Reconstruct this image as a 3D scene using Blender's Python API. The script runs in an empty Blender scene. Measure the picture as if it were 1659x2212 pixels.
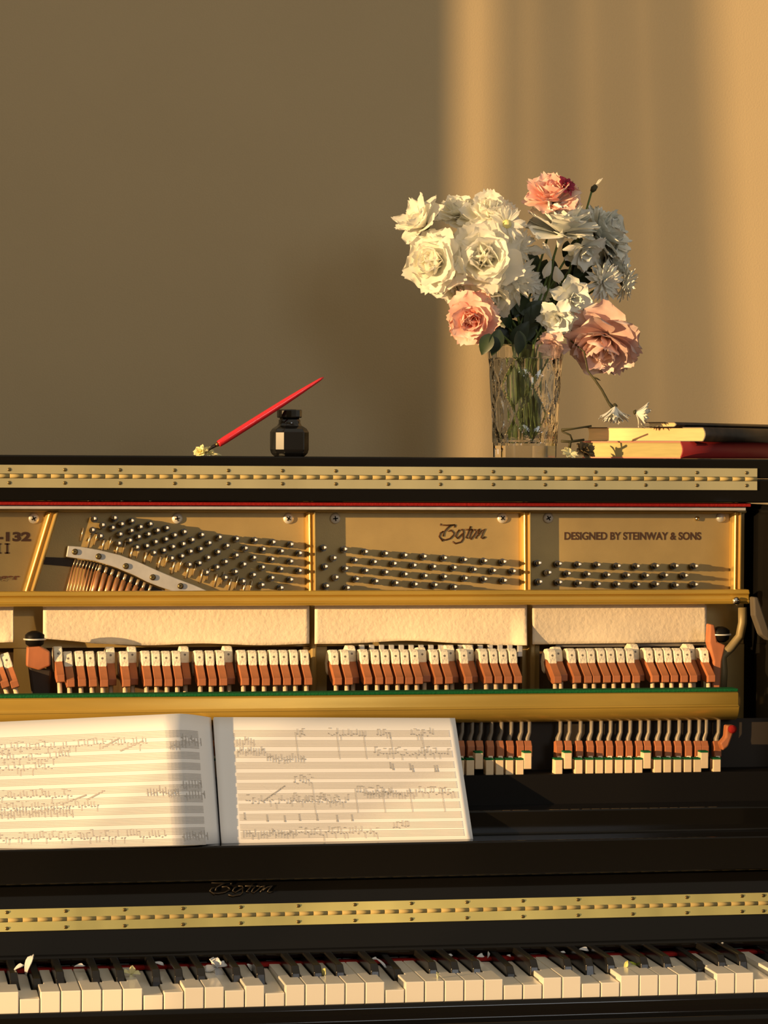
import bpy, math, random
from mathutils import Vector, Matrix
R = random.Random(7)
scene = bpy.context.scene
col = scene.collection
pi = math.pi

# ------------------------------------------------------------------ camera
FPX = 6300.0
YAW, PITCH, ROLL = 0.17842656, 0.01896614, 0.00545308
CAM = Vector((0.0, -3.34211858, 1.32))
_f = Vector((math.sin(YAW)*math.cos(PITCH), math.cos(YAW)*math.cos(PITCH), -math.sin(PITCH)))
_r = Vector((math.cos(YAW), -math.sin(YAW), 0)); _u = _r.cross(_f)
CR = _r*math.cos(ROLL) + _u*math.sin(ROLL)
CU = -_r*math.sin(ROLL) + _u*math.cos(ROLL)
def at(u, v, Y):
    "the point on the upright plane at depth Y that a photo pixel looks at"
    d = _f + CR*((u-829.5)/FPX) - CU*((v-1106)/FPX)
    return CAM + d*((Y-CAM.y)/d.y)
def Z(v, Y): return at(830, v, Y).z
def X(u, v, Y): return at(u, v, Y).x
cd = bpy.data.cameras.new('camera'); cam = bpy.data.objects.new('camera', cd); col.objects.link(cam)
cd.sensor_fit = 'VERTICAL'; cd.sensor_height = 36; cd.lens = 36*FPX/2212; cd.clip_start = .05
M = Matrix.Identity(4)
for i in range(3):
    M[i][0] = CR[i]; M[i][1] = CU[i]; M[i][2] = -_f[i]; M[i][3] = CAM[i]
cam.matrix_world = M
scene.camera = cam

# ------------------------------------------------------------------ materials
def mat(name, c, rough=.5, metal=0, spec=.5, coat=0, bump=0, bscale=200, var=0, vscale=8, trans=0, ior=1.45, sss=0, stretch=None):
    m = bpy.data.materials.new(name); m.use_nodes = True
    n = m.node_tree.nodes; l = m.node_tree.links; b = n['Principled BSDF']
    b.inputs['Base Color'].default_value = (*c, 1); b.inputs['Roughness'].default_value = rough
    b.inputs['Metallic'].default_value = metal; b.inputs['Specular IOR Level'].default_value = spec
    b.inputs['Coat Weight'].default_value = coat; b.inputs['Coat Roughness'].default_value = .06
    b.inputs['IOR'].default_value = ior
    if trans: b.inputs['Transmission Weight'].default_value = trans
    if var or bump:
        tc = n.new('ShaderNodeTexCoord'); mp = n.new('ShaderNodeMapping'); l.new(tc.outputs['Object'], mp.inputs[0])
        if stretch: mp.inputs['Scale'].default_value = stretch
    if var:
        t = n.new('ShaderNodeTexNoise'); t.inputs['Scale'].default_value = vscale; t.inputs['Detail'].default_value = 4
        l.new(mp.outputs[0], t.inputs['Vector'])
        r = n.new('ShaderNodeValToRGB'); r.color_ramp.elements[0].position = .3; r.color_ramp.elements[1].position = .7
        r.color_ramp.elements[0].color = (*[x*(1-var) for x in c], 1); r.color_ramp.elements[1].color = (*[min(1, x*(1+var)) for x in c], 1)
        l.new(t.outputs['Fac'], r.inputs[0]); l.new(r.outputs[0], b.inputs['Base Color'])
    if bump:
        t = n.new('ShaderNodeTexNoise'); t.inputs['Scale'].default_value = bscale; t.inputs['Detail'].default_value = 3
        l.new(mp.outputs[0], t.inputs['Vector'])
        bp = n.new('ShaderNodeBump'); bp.inputs['Strength'].default_value = bump; bp.inputs['Distance'].default_value = .002
        l.new(t.outputs['Fac'], bp.inputs['Height']); l.new(bp.outputs[0], b.inputs['Normal'])
    return m
def petal_mat(name, c, tip=None, tr=.35):
    m = bpy.data.materials.new(name); m.use_nodes = True
    n = m.node_tree.nodes; l = m.node_tree.links; b = n['Principled BSDF']; out = n['Material Output']
    b.inputs['Roughness'].default_value = .6; b.inputs['Specular IOR Level'].default_value = .25
    tc = n.new('ShaderNodeTexCoord'); t = n.new('ShaderNodeTexNoise'); t.inputs['Scale'].default_value = 45; t.inputs['Detail'].default_value = 3
    l.new(tc.outputs['Object'], t.inputs['Vector'])
    r = n.new('ShaderNodeValToRGB'); r.color_ramp.elements[0].position = .35; r.color_ramp.elements[1].position = .65
    r.color_ramp.elements[0].color = (*c, 1); r.color_ramp.elements[1].color = (*(tip or c), 1)
    l.new(t.outputs['Fac'], r.inputs[0]); l.new(r.outputs[0], b.inputs['Base Color'])
    tl = n.new('ShaderNodeBsdfTranslucent'); l.new(r.outputs[0], tl.inputs['Color'])
    mx = n.new('ShaderNodeMixShader'); mx.inputs[0].default_value = tr
    l.new(b.outputs[0], mx.inputs[1]); l.new(tl.outputs[0], mx.inputs[2]); l.new(mx.outputs[0], out.inputs['Surface'])
    return m
LACQ = mat('black_lacquer', (.006, .0055, .005), rough=.09, spec=.3)
LACQ2 = mat('black_satin', (.007, .006, .005), rough=.5, spec=.12)
PLATE = mat('bronze_plate_paint', (.42, .295, .105), rough=.42, metal=.25, var=.07, vscale=25, bump=.05, bscale=500)
STRUT = mat('bronze_rib_paint', (.72, .50, .16), rough=.28, metal=.6)
BRASS = mat('brushed_brass', (.47, .41, .21), rough=.42, metal=.4, var=.1, vscale=14, stretch=(1, .2, .2))
BRASS2 = mat('bright_brass', (.58, .52, .20), rough=.42, metal=.4, var=.25, vscale=9, stretch=(1, .05, .05))
KNUCK = mat('dull_brass', (.42, .33, .14), rough=.75, metal=0, spec=.2)
BRASSD = mat('dark_brass_screw', (.16, .12, .05), rough=.35, metal=.8)
RAILG = mat('gold_rail_paint', (.52, .33, .055), rough=.3, metal=.35, var=.06, vscale=12, stretch=(1, 6, 6))
PLATE_SHADE = mat('shaded_plate_paint', (.27, .21, .10), rough=.5, metal=.2)  # plate gold with shade put into its colour, for the curved bracket
STEEL = mat('nickel_steel', (.75, .73, .68), rough=.18, metal=1)
SCREW = mat('zinc_screw', (.75, .72, .63), rough=.4, metal=.4)
BARM = mat('grey_steel_bar', (.55, .53, .48), rough=.45, metal=.4, var=.1, vscale=60)
DARKM = mat('dark_recess', (.03, .022, .015), rough=.7)
COPPER = mat('copper_winding', (.80, .42, .20), rough=.35, metal=.7)
WIRE = mat('string_wire', (.75, .6, .38), rough=.3, metal=.8)
CLOTH = mat('cream_felt', (.82, .70, .52), rough=.95, spec=.1, bump=.5, bscale=160, var=.05, vscale=30)
FELT = mat('white_hammer_felt', (.86, .78, .60), rough=.95, spec=.1, bump=.6, bscale=300, var=.1, vscale=120)
MAHOG = mat('red_brown_wood', (.42, .145, .055), rough=.5, var=.2, vscale=60, stretch=(1, 1, .3))
MAPLE = mat('maple_wood', (.78, .60, .38), rough=.5, var=.1, vscale=60)
REDF = mat('red_felt', (.26, .014, .012), rough=.95, spec=.1, bump=.4, bscale=300)
GREENF = mat('green_felt', (.01, .11, .035), rough=.95, spec=.1, bump=.5, bscale=300)
IVORY = mat('white_key', (.94, .88, .76), rough=.22, spec=.5, coat=.2)
EBONY = mat('black_key', (.012, .011, .010), rough=.22, spec=.5)
SOUND = mat('soundboard', (.13, .075, .03), rough=.6, var=.2, vscale=20, stretch=(8, 1, 1))
LEVER = mat('grey_lever', (.20, .17, .13), rough=.5, metal=.2)
WALL = mat('wall_paint', (.525, .412, .245), rough=.9, spec=.15, bump=.12, bscale=350, var=.02, vscale=5)
PAPER = mat('paper', (.96, .95, .95), rough=.8, spec=.1)
PRINT = mat('printed_ink', (.60, .58, .56), rough=.8)
PENCIL = mat('pencil_marks', (.50, .48, .46), rough=.7)
INKLET = mat('dark_lettering', (.07, .028, .005), rough=.5)
LOGOG = mat('dull_gold_lettering', (.035, .026, .015), rough=.4, metal=.2)
FLOORM = mat('floor_wood', (.20, .11, .05), rough=.5, var=.2, vscale=6)
RIM = mat('window_paint', (.75, .72, .65), rough=.5)
WHITEP = petal_mat('white_petal', (.97, .96, .86), (.98, .97, .92), .5)
SHADEP = petal_mat('shaded_white_petal', (.78, .80, .74), (.86, .87, .82), .12)  # white petals with the shade of the bouquet's right side put into the colour
PINKP = petal_mat('pink_petal', (.95, .55, .47), (.97, .80, .70), .28)
PINK2 = petal_mat('dusty_pink_petal', (.80, .55, .50), (.90, .72, .65), .18)
MAGENTA = petal_mat('magenta_petal', (.35, .03, .08), (.5, .07, .12), .1)
YELLOWC = petal_mat('yellow_petal', (.85, .78, .18), (.9, .85, .4), .2)
CREAMP = petal_mat('creamy_petal', (.92, .86, .45), (.95, .92, .62), .25)
LEAF = mat('dark_leaf', (.018, .035, .014), rough=.45, var=.4, vscale=40)
STEM = mat('brown_green_stem', (.05, .045, .015), rough=.6, var=.3, vscale=60)
STEMG = mat('green_stem', (.08, .13, .03), rough=.5, var=.3, vscale=60)
REDP = mat('red_lacquer_wood', (.60, .02, .03), rough=.22, coat=.5, bump=.25, bscale=150)
INKGL = mat('black_ink_glass', (.006, .006, .006), rough=.13, spec=.8)
PAGEO = mat('yellowed_page_edges', (.86, .60, .28), rough=.85, var=.08, vscale=250, stretch=(.1, .1, 1))
PAGEG = mat('greenish_page_edges', (.50, .42, .17), rough=.85, var=.1, vscale=250, stretch=(.1, .1, 1))
CLOTHR = mat('red_book_cloth', (.30, .015, .015), rough=.6, bump=.1, bscale=500)
PINKC = mat('pink_board_edge', (.80, .25, .16), rough=.7)
CLOTHB = mat('black_book_cloth', (.018, .012, .008), rough=.45, var=.5, vscale=60)
def glass_mat():
    m = bpy.data.materials.new('cut_crystal'); m.use_nodes = True
    n = m.node_tree.nodes; l = m.node_tree.links
    b = n['Principled BSDF']; b.inputs['Base Color'].default_value = (.97, .96, .92, 1); b.inputs['Roughness'].default_value = .02
    b.inputs['Transmission Weight'].default_value = 1; b.inputs['IOR'].default_value = 1.54
    return m
GLASS = glass_mat()
def sheer(name, op, c):
    m = bpy.data.materials.new(name); m.use_nodes = True
    n = m.node_tree.nodes; l = m.node_tree.links; out = n['Material Output']
    n.remove(n['Principled BSDF'])
    t = n.new('ShaderNodeBsdfTransparent'); d = n.new('ShaderNodeBsdfTranslucent'); d.inputs[0].default_value = (*c, 1)
    d2 = n.new('ShaderNodeBsdfDiffuse'); d2.inputs[0].default_value = (*c, 1)
    mx0 = n.new('ShaderNodeMixShader'); mx0.inputs[0].default_value = .5; l.new(d.outputs[0], mx0.inputs[1]); l.new(d2.outputs[0], mx0.inputs[2])
    mx = n.new('ShaderNodeMixShader'); mx.inputs[0].default_value = op
    l.new(t.outputs[0], mx.inputs[1]); l.new(mx0.outputs[0], mx.inputs[2]); l.new(mx.outputs[0], out.inputs['Surface'])
    return m
SHEER1 = sheer('sheer_dense', .66, (.8, .7, .5))
SHEER2 = sheer('sheer_light', .28, (.8, .72, .55))

# ------------------------------------------------------------------ mesh builder
ORG = {}
class MB:
    def __init__(s): s.v = []; s.f = []; s.smooth = []
    def add(s, vs, fs, smooth=False):
        o = len(s.v); s.v += [Vector(p) for p in vs]; s.f += [tuple(i+o for i in f) for f in fs]; s.smooth += [smooth]*len(fs); return s
    def box(s, x0, x1, y0, y1, z0, z1):
        return s.add([(x0,y0,z0),(x1,y0,z0),(x1,y1,z0),(x0,y1,z0),(x0,y0,z1),(x1,y0,z1),(x1,y1,z1),(x0,y1,z1)],
                     [(0,3,2,1),(4,5,6,7),(0,1,5,4),(1,2,6,5),(2,3,7,6),(3,0,4,7)])
    def prism(s, pts, vec, smooth=False):
        n = len(pts); a = [Vector(p) for p in pts]; b = [p+Vector(vec) for p in a]
        s.add(a+b, [tuple(range(n))[::-1], tuple(range(n, 2*n))])
        fs = [(i, (i+1) % n, n+(i+1) % n, n+i) for i in range(n)]
        o = len(s.v)-2*n; s.f += [tuple(i+o for i in f) for f in fs]; s.smooth += [smooth]*n
        return s
    def xprism(s, yz, x0, x1, smooth=False):
        return s.prism([(x0, y, z) for y, z in yz], (x1-x0, 0, 0), smooth)
    def tube(s, path, rad, n=8, cap=True, sx=1):
        P = [Vector(p) for p in path]
        if not isinstance(rad, (list, tuple)): rad = [rad]*len(P)
        vs = []; ref = None
        for i, p in enumerate(P):
            t = (P[min(i+1, len(P)-1)]-P[max(i-1, 0)]).normalized()
            if ref is None:
                ref = t.orthogonal().normalized()
            ref = (ref - t*ref.dot(t)).normalized(); b = t.cross(ref)
            for k in range(n):
                a = 2*pi*k/n; vs.append(p+(ref*math.cos(a)*sx+b*math.sin(a))*rad[i])
        fs = [(i*n+k, i*n+(k+1) % n, (i+1)*n+(k+1) % n, (i+1)*n+k) for i in range(len(P)-1) for k in range(n)]
        s.add(vs, fs, True)
        if cap:
            o = len(s.v)-len(vs); s.f += [tuple(o+k for k in range(n))[::-1], tuple(o+(len(P)-1)*n+k for k in range(n))]; s.smooth += [False]*2
        return s
    def lathe(s, prof, c, n=24, smooth=True, axis='z', rot=0):
        vs = []; c = Vector(c)
        for r, h in prof:
            for k in range(n):
                a = 2*pi*k/n+rot
                vs.append(c+(Vector((r*math.cos(a), r*math.sin(a), h)) if axis == 'z' else Vector((r*math.cos(a), -h, r*math.sin(a)))))
        m = len(prof)
        fs = [(i*n+k, i*n+(k+1) % n, (i+1)*n+(k+1) % n, (i+1)*n+k) for i in range(m-1) for k in range(n)]
        s.add(vs, fs, smooth); o = len(s.v)-len(vs)
        if prof[0][0] > 1e-6: s.f.append(tuple(o+k for k in range(n))[::-1]); s.smooth.append(False)
        if prof[-1][0] > 1e-6: s.f.append(tuple(o+(m-1)*n+k for k in range(n))); s.smooth.append(False)
        return s
    def grid(s, rows, smooth=True):
        m = len(rows); n = len(rows[0])
        return s.add([p for r in rows for p in r], [(i*n+j, i*n+j+1, (i+1)*n+j+1, (i+1)*n+j) for i in range(m-1) for j in range(n-1)], smooth)
    def build(s, name, material, parent=None, origin=None, bevel=0, seg=2, fixn=True):
        org = Vector(origin) if origin is not None else (ORG.get(parent.name, Vector()) if parent else Vector())
        me = bpy.data.meshes.new(name); me.from_pydata([p-org for p in s.v], [], s.f)
        me.polygons.foreach_set('use_smooth', s.smooth); me.update()
        if fixn:
            import bmesh
            bm = bmesh.new(); bm.from_mesh(me); bmesh.ops.recalc_face_normals(bm, faces=bm.faces); bm.to_mesh(me); bm.free()
        me.materials.append(material)
        o = bpy.data.objects.new(name, me); col.objects.link(o)
        if parent: o.parent = parent
        if parent and origin is not None: o.location = org-ORG.get(parent.name, Vector())
        elif origin is not None: o.location = org
        ORG[o.name] = org
        if bevel:
            b = o.modifiers.new('bevel', 'BEVEL'); b.width = bevel; b.segments = seg; b.limit_method = 'ANGLE'; b.harden_normals = False
        return o
def tag(o, label, cat, group=None):
    o['label'] = label; o['category'] = cat
    if group: o['group'] = group
    return o
def thing(name, loc, label, cat, group=None):
    o = bpy.data.objects.new(name, None); col.objects.link(o); o.location = loc; o.empty_display_size = .02
    ORG[o.name] = Vector(loc); return tag(o, label, cat, group)
def structure(o): o['kind'] = 'structure'; return o

# ------------------------------------------------------------------ room
LW = -2.2; WY = 1.0
structure(MB().box(LW, 4, WY, WY+.1, 0, 3.0).build('wall_back', WALL))
structure(MB().box(LW-.1, 4, -5, WY+.1, -.1, 0).build('floor', FLOORM))
wy0, wy1, wz0, wz1 = -2.6, -.376, .75, 2.75
mb = MB(); mb.box(LW-.1, LW, wy1, WY, 0, 3.0); mb.box(LW-.1, LW, -5, wy0, 0, 3.0)
mb.box(LW-.1, LW, wy0, wy1, 0, wz0); mb.box(LW-.1, LW, wy0, wy1, wz1, 3.0)
structure(mb.build('wall_left', WALL))
mb = MB()
for y in (wy0, wy1-.03): mb.box(LW-.08, LW-.03, y, y+.03, wz0, wz1)
for z in (wz0, wz1-.04): mb.box(LW-.08, LW-.03, wy0, wy1, z, z+.04)
structure(mb.build('window_1', RIM))
def curtain(name, y0, y1, folds, amp, material, seed, label, lean=0, x=LW+.06, z1=2.8, z0=.3, slant=0):
    r = random.Random(seed); n = 160; rows = []
    ph = [r.uniform(0, 6) for _ in range(4)]
    for i in range(24):
        h = i/23; row = []
        for j in range(n+1):
            t = j/n
            y = y0+(y1-y0)*t + lean*(h-.5)*(1-t) + slant*(h-.72)*t*2.2
            xx = x+amp*(math.sin(2*pi*folds*t+ph[0]+.6*math.sin(2*h+ph[1]))+.35*math.sin(2*pi*folds*2.3*t+ph[2]))
            row.append((xx, y+.35*amp*math.sin(2*pi*folds*t*1.0+ph[3]), z0+(z1-z0)*h))
        rows.append(row)
    o = MB().grid(rows).build(name, material, fixn=False)
    return tag(o, label, 'curtain')
curtain('sheer_curtain', -.379, -.548, 4, .016, SHEER1, 3, 'narrow gathered sheer curtain hanging at the end of the window near the back wall', lean=.0, slant=.035)
curtain('sheer_curtain', -.885, -1.02, 3, .006, SHEER2, 8, 'single narrow sheer curtain strip hanging near the middle of the left window')
curtain('sheer_curtain', -1.12, -2.5, 14, .012, SHEER2, 5, 'wide thin sheer curtain drawn across the near part of the window', lean=0)

# ------------------------------------------------------------------ piano
X1F = 1.9
XL = -.30                                    # piano left end, out of frame
XR = X(1622, 1250, .50)                      # inner face of right case side
XO = XR+.045
piano = thing('upright_piano', (.45, .2, 0), 'black lacquered upright piano with its front panel off, showing gold plate, hammers and keys', 'piano')
P = piano
YB = .68
zl = Z(987, .44)                              # lid top
# case
MB().box(XR, XO, .20, YB, .0, Z(1088, .44)).build('case_side', LACQ, P, bevel=.003)
MB().box(XR+.0, XO, -.06, .20, .0, Z(1770, .2)).build('case_arm', LACQ, P, bevel=.006)
MB().box(XL, XO, YB-.02, YB, .1, Z(1088, .44)).build('back_panel', LACQ2, P)
MB().box(XL, XO, .30, .33, 0, .62).build('lower_panel', LACQ, P)
# lid: rear section with the front section folded back on top of it
zm = Z(1031, .44); zb = Z(1084, .44); xe = X1F
MB().box(XL-.03, XO+.03, .44, YB, zb, zm-.0006).build('lid_rear_section', LACQ, P, bevel=.002)
MB().box(XL-.03, XO+.03, .44, YB, zm+.0006, zl).build('lid_front_section', LACQ, P, bevel=.002)
def piano_hinge(name, u1, va, vm, vb, Y, x0, matb, us, tilt=0):
    "two brass leaves with knuckles between"
    xa = x0; xb = X(u1, vm, Y)
    za, zz, z2 = Z(va, Y), Z(vm, Y), Z(vb, Y)
    h = MB().box(xa, xb, Y-.0016, Y+.001, zz+.0030, za).box(xa, xb, Y-.0016, Y+.001, z2, zz-.0030).build(name, matb, P)
    kn = MB(); n = int((xb-xa)/.0175)
    for i in range(n):
        a = xa+i*(xb-xa)/n; kn.tube([(a+.0002, Y-.0006, zz), (a+(xb-xa)/n-.0002, Y-.0006, zz)], .0026, 10)
    kn.build('hinge_knuckles', KNUCK, h)
    for u in us:
        for vv in ((va+vm)/2-2, (vb+vm)/2+2):
            xx = X(u, vv, Y)
            MB().lathe([(.0024, 0), (.0024, .0008), (.0012, .0014), (.0, .0012)], (xx, Y-.0014, Z(vv, Y)), 10, axis='y').build('hinge_screw', BRASSD, h)
    return h
piano_hinge('lid_hinge', 1635, 1008, 1031.5, 1056, .4395, XL, BRASS, [-98, 20, 140, 259, 377, 493, 610, 725, 838, 951, 1065, 1177, 1286, 1394, 1505, 1612])
# felt rail and top rail below the lid
xf = X(1617, 1090, .46)
MB().box(XL, xf, .448, .50, Z(1093, .448), Z(1084.5, .448)).build('lid_felt_strip', REDF, P, bevel=.001)
MB().box(XL, X(1612, 1096, .455), .455, .50, Z(1101.5, .455), Z(1093.5, .455)).build('top_rail', BARM, P, bevel=.001)
# cast plate
YP = .50
xp = X(1607, 1250, YP)
plate = MB().box(XL, xp, YP, YP+.012, Z(1395, YP), Z(1099, YP)).build('cast_iron_plate', PLATE, P)
MB().box(XL, xp, YP-.012, YP+.01, Z(1107, YP), Z(1099, YP)).build('plate_top_flange', PLATE, plate, bevel=.002)
for a, b in ((30, 100), (655, 706), (1128, 1165), (1520, 1607)):
    MB().box(X(a, 1450, YP), X(b, 1450, YP), YP, YP+.012, Z(1720, YP), Z(1396, YP)).build('plate_lower_arm', PLATE, plate)
MB().box(XL, XR, YP+.03, YP+.04, .45, Z(1390, YP)).build('soundboard', SOUND, P)
def rib(u0, v0, u1, v1, w=.0125, d=.020, name='plate_strut'):
    a = at(u0, v0, YP); b = at(u1, v1, YP)
    prof = [(-.5, 0), (-.48, .5), (-.34, .78), (-.2, .85), (-.04, .62), (.06, .62), (.2, 1.0), (.36, 1.0), (.47, .75), (.5, 0)]
    vs = [(a.x+w*p, a.y-d*q, a.z) for p, q in prof]+[(b.x+w*p, b.y-d*q, b.z) for p, q in prof]; n = len(prof)
    fs = [(i, i+1, n+i+1, n+i) for i in range(n-1)]+[tuple(range(n)), tuple(range(n, 2*n))]
    return MB().add(vs, fs).build(name, STRUT, plate, bevel=.001)
rib(113, 1106, 57, 1290, .0165)
rib(669, 1106, 671, 1290)
rib(1132, 1106, 1133, 1290)
rib(1586, 1106, 1584, 1290)
# slim continuation of the struts past the felt
for a, b, t in ((30, 57, 0), (1150, 1140, 1)):
    q0 = at(b, 1300, YP); q1 = at(b-18 if not t else b+14, 1500, YP)
MB().box(X(668, 1350, YP), X(680, 1350, YP), YP-.018, YP, Z(1500, YP), Z(1305, YP)).build('plate_strut', PLATE, plate, bevel=.002)
MB().box(X(1139, 1350, YP), X(1151, 1350, YP), YP-.018, YP, Z(1500, YP), Z(1305, YP)).build('plate_strut', PLATE, plate, bevel=.002)
s_ = MB(); pts = [(1604, 1312), (1604, 1345), (1598, 1375), (1578, 1400), (1560, 1418), (1562, 1450), (1560, 1492)]
s_.tube([at(u, v, YP-.035) for u, v in pts], .0062, 10).build('curved_bracket', PLATE_SHADE, P)
# plate screws
for i, (u, v) in enumerate([(73, 1120), (383, 1120), (623, 1120), (724, 1120), (1085, 1119), (1184, 1119)]):
    c = at(u, v, YP)
    s = MB().lathe([(.0072, 0), (.0072, .0015), (.0055, .0032), (0, .0036)], c, 20, axis='y').build('plate_screw', SCREW, plate)
    a = R.uniform(0, 1.5); k = MB()
    for q in (a, a+pi/2):
        dx, dz = math.cos(q)*.0034, math.sin(q)*.0034; nx, nz = -math.sin(q)*.0009, math.cos(q)*.0009
        k.prism([(c.x+dx+nx, c.y-.0030, c.z+dz+nz), (c.x+dx-nx, c.y-.0030, c.z+dz-nz), (c.x-dx-nx, c.y-.0030, c.z-dz-nz), (c.x-dx+nx, c.y-.0030, c.z-dz+nz)], (0, -.0010, 0))
    k.build('cross_recess_shade', DARKM, s)  # dark cross laid on the head paints the shade of its recess
MB().lathe([(.0072, 0), (.0065, .003), (.004, .005), (0, .0055)], at(1557, 1118, YP), 18, axis='y').build('plate_bolt', BARM, plate)
MB().lathe([(.003, 0), (.003, .004), (0, .005)], at(1505, 1120, YP), 12, axis='y').build('locating_pin', STEEL, plate)
# tuning pins
pins = []
def conv(ox, oy, k, L): return [(ox+x/k, oy+y/k) for x, y in L]
A = conv(280, 1090, 3.95, [(30,135),(187,162),(328,197),(478,230),(628,255),(778,275),(925,288),(1082,300),(1237,318),(1390,337),
 (103,188),(248,218),(395,258),(545,298),(690,325),(843,348),(1000,370),(1152,378),(1308,395),(1463,412),
 (25,220),(170,250),(320,293),(468,333),(615,375),(765,402),(922,430),(1072,450),(1227,463),(1388,482),
 (87,272),(232,315),(380,357),(530,397),(680,450),(830,485),(988,507),(1147,532),(1303,547),(1462,562),
 (12,303),(157,350),(302,388),(457,437),(605,497),(757,532),(915,570),(1070,597),(1227,622),(1388,638),
 (72,362),(218,408),(370,455),(520,510),(668,577),(828,620),(980,652),(1142,683),(1305,708)])
A += conv(0, 1090, 5.53, [(1140,165),(1385,155),(1240,240),(1360,272),(1470,228),(1120,300),(1215,372),(1450,350),(1435,460)])
B = conv(670, 1140, 3.456, [(115,147),(270,158),(425,177),(575,190),(720,203),(863,212),(1015,223),(1165,237),(1315,245),(1458,252),
 (190,223),(347,240),(492,253),(640,265),(788,278),(935,288),(1087,295),(1237,310),(1382,318),(1530,322),
 (125,288),(278,302),(428,318),(577,330),(722,345),(870,357),(1015,363),(1170,375),(1315,382),(1462,392),
 (205,368),(358,380),(503,397),(653,410),(797,420),(945,425),(1090,440),(135,432),(290,447)])
Cc = conv(1130, 1140, 3.456, [(130,262),(283,267),(428,272),(572,275),(722,283),(865,285),(1010,283),(1155,283),(1300,285),
 (205,333),(350,340),(497,345),(645,350),(793,352),(935,355),(1077,353),(1225,355),
 (137,402),(285,405),(432,412),(575,418),(720,420),(868,422),(1010,420),(1157,427),(1300,422)])
allp = A+B+Cc
def pin_mesh(mb, t, b):
    d = (t-b).normalized()
    mb.tube([b, b+d*.004], .0042, 8)
    for i in range(3): mb.tube([b+d*(.006+.0022*i), b+d*(.0078+.0022*i)], .0047, 8)
    mb.tube([b, b+d*.021], .0031, 8)
    mb.tube([b+d*.021, t-d*.0016, t], [.0027, .0026, .0012], 4)
b0 = at(400, 1180, YP); t0 = b0+Vector((.000, -.030, .002))
mb = MB(); pin_mesh(mb, t0-b0, Vector()); mb.v = [Vector(p) for p in mb.v]
PINM = mat('blued_steel_pin', (.06, .052, .040), rough=.35, metal=.4)
pin0 = mb.build('tuning_pin', PINM, plate, origin=b0)
# squared tip painted bright for its glint, in its own material slot
PINTIP = mat('pin_tip_glint', (.85, .82, .74), rough=.3, metal=.35)
pin0.data.materials.append(PINTIP)
pin0.data.transform(Matrix.Translation(b0))
for p_ in pin0.data.polygons:
    if max(pin0.data.vertices[i].co.y for i in p_.vertices) < -.0275: p_.material_index = 1
own = allp[:100]; rest = allp[100:]
for i, (u, v) in enumerate(own):
    tip = at(u, v, YP-.030); b = tip-Vector((0, -.030, .002))
    o = pin0 if i == 0 else pin0.copy()
    if i: col.objects.link(o)
    o.location = b-ORG[plate.name]
mr = MB()
for (u, v) in rest:
    tip = at(u, v, YP-.030); b = tip-Vector((0, -.030, .002)); pin_mesh(mr, tip, b)
o = mr.build('tuning_pins', PINM, plate); o['kind'] = 'stuff'
o.data.materials.append(PINTIP)
for p_ in o.data.polygons:
    if max(o.data.vertices[i].co.y + ORG[plate.name].y for i in p_.vertices) < YP-.0275: p_.material_index = 1
# pressure bar, painted groove shade and bass strings
yb = YP-.012
top = [(147, 1179), (175, 1181), (215, 1188), (260, 1199), (300, 1214), (340, 1232), (380, 1249), (420, 1264), (452, 1278)]
bot = [(143, 1203), (170, 1207), (205, 1212), (250, 1226), (290, 1243), (320, 1258), (345, 1268), (375, 1278), (400, 1290)]
n = len(top); vs = [at(u, v, yb) for u, v in top]+[at(u, v, yb) for u, v in bot]; vs += [p+Vector((0, .010, 0)) for p in vs]
fs = [(i, i+1, n+i+1, n+i) for i in range(n-1)]+[(2*n+i, 2*n+i+1, 3*n+i+1, 3*n+i) for i in range(n-1)]
fs += [(i, i+1, 2*n+i+1, 2*n+i) for i in range(n-1)]+[(n+i, n+i+1, 3*n+i+1, 3*n+i) for i in range(n-1)]+[(0, n, 3*n, 2*n), (n-1, 2*n-1, 4*n-1, 3*n-1)]
pb = MB().add(vs, fs).build('pressure_bar', BARM, plate, bevel=.001)
for u, v in ((162, 1192), (213, 1202), (272, 1223), (330, 1247), (390, 1266)):
    MB().lathe([(.0042, 0), (.0038, .0025), (.0015, .0035), (0, .002)], at(u, v, yb), 12, axis='y').build('bar_screw', BRASSD, pb)
g = [(90, 1203), (143, 1205), (170, 1209), (205, 1215), (250, 1229), (290, 1246), (320, 1262), (350, 1274), (350, 1290), (300, 1275), (260, 1255), (215, 1238), (170, 1226), (130, 1222), (90, 1219)]
MB().prism([at(u, v, YP-.001) for u, v in g], (0, .001, 0)).build('groove_shade', DARKM, plate)  # flat dark sheet painting the shade of the groove, nothing is cut
for i in range(26):
    t = i/25; uu = 163+t*170; vt = 1208+ (t**1.35)*60
    ub = uu-24+6*t
    wide = i >= 8 and i % 2 == 0
    if i >= 8 and i % 2: continue
    MB().tube([at(uu, vt, YP-.006), at(uu-5, vt+14, YP-.008)], .0007 if not wide else .0022, 6).build('string', WIRE, plate)
    MB().tube([at(uu-5, vt+14, YP-.008), at(ub, 1300, YP-.014)], .0010 if i < 8 else .0035, 6).build('copper_wound_string', COPPER, plate)
for i in range(26):
    t = i/25; uu = 178+t*380; vt = 1150+t*118 + (6 if i % 2 else -4)
    if vt > 1270: continue
    MB().tube([at(uu+3, vt-6, YP-.008), at(uu-4, vt+22, YP-.004)], .0018 if i % 2 else .0010, 6).build('string', WIRE, plate)
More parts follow.
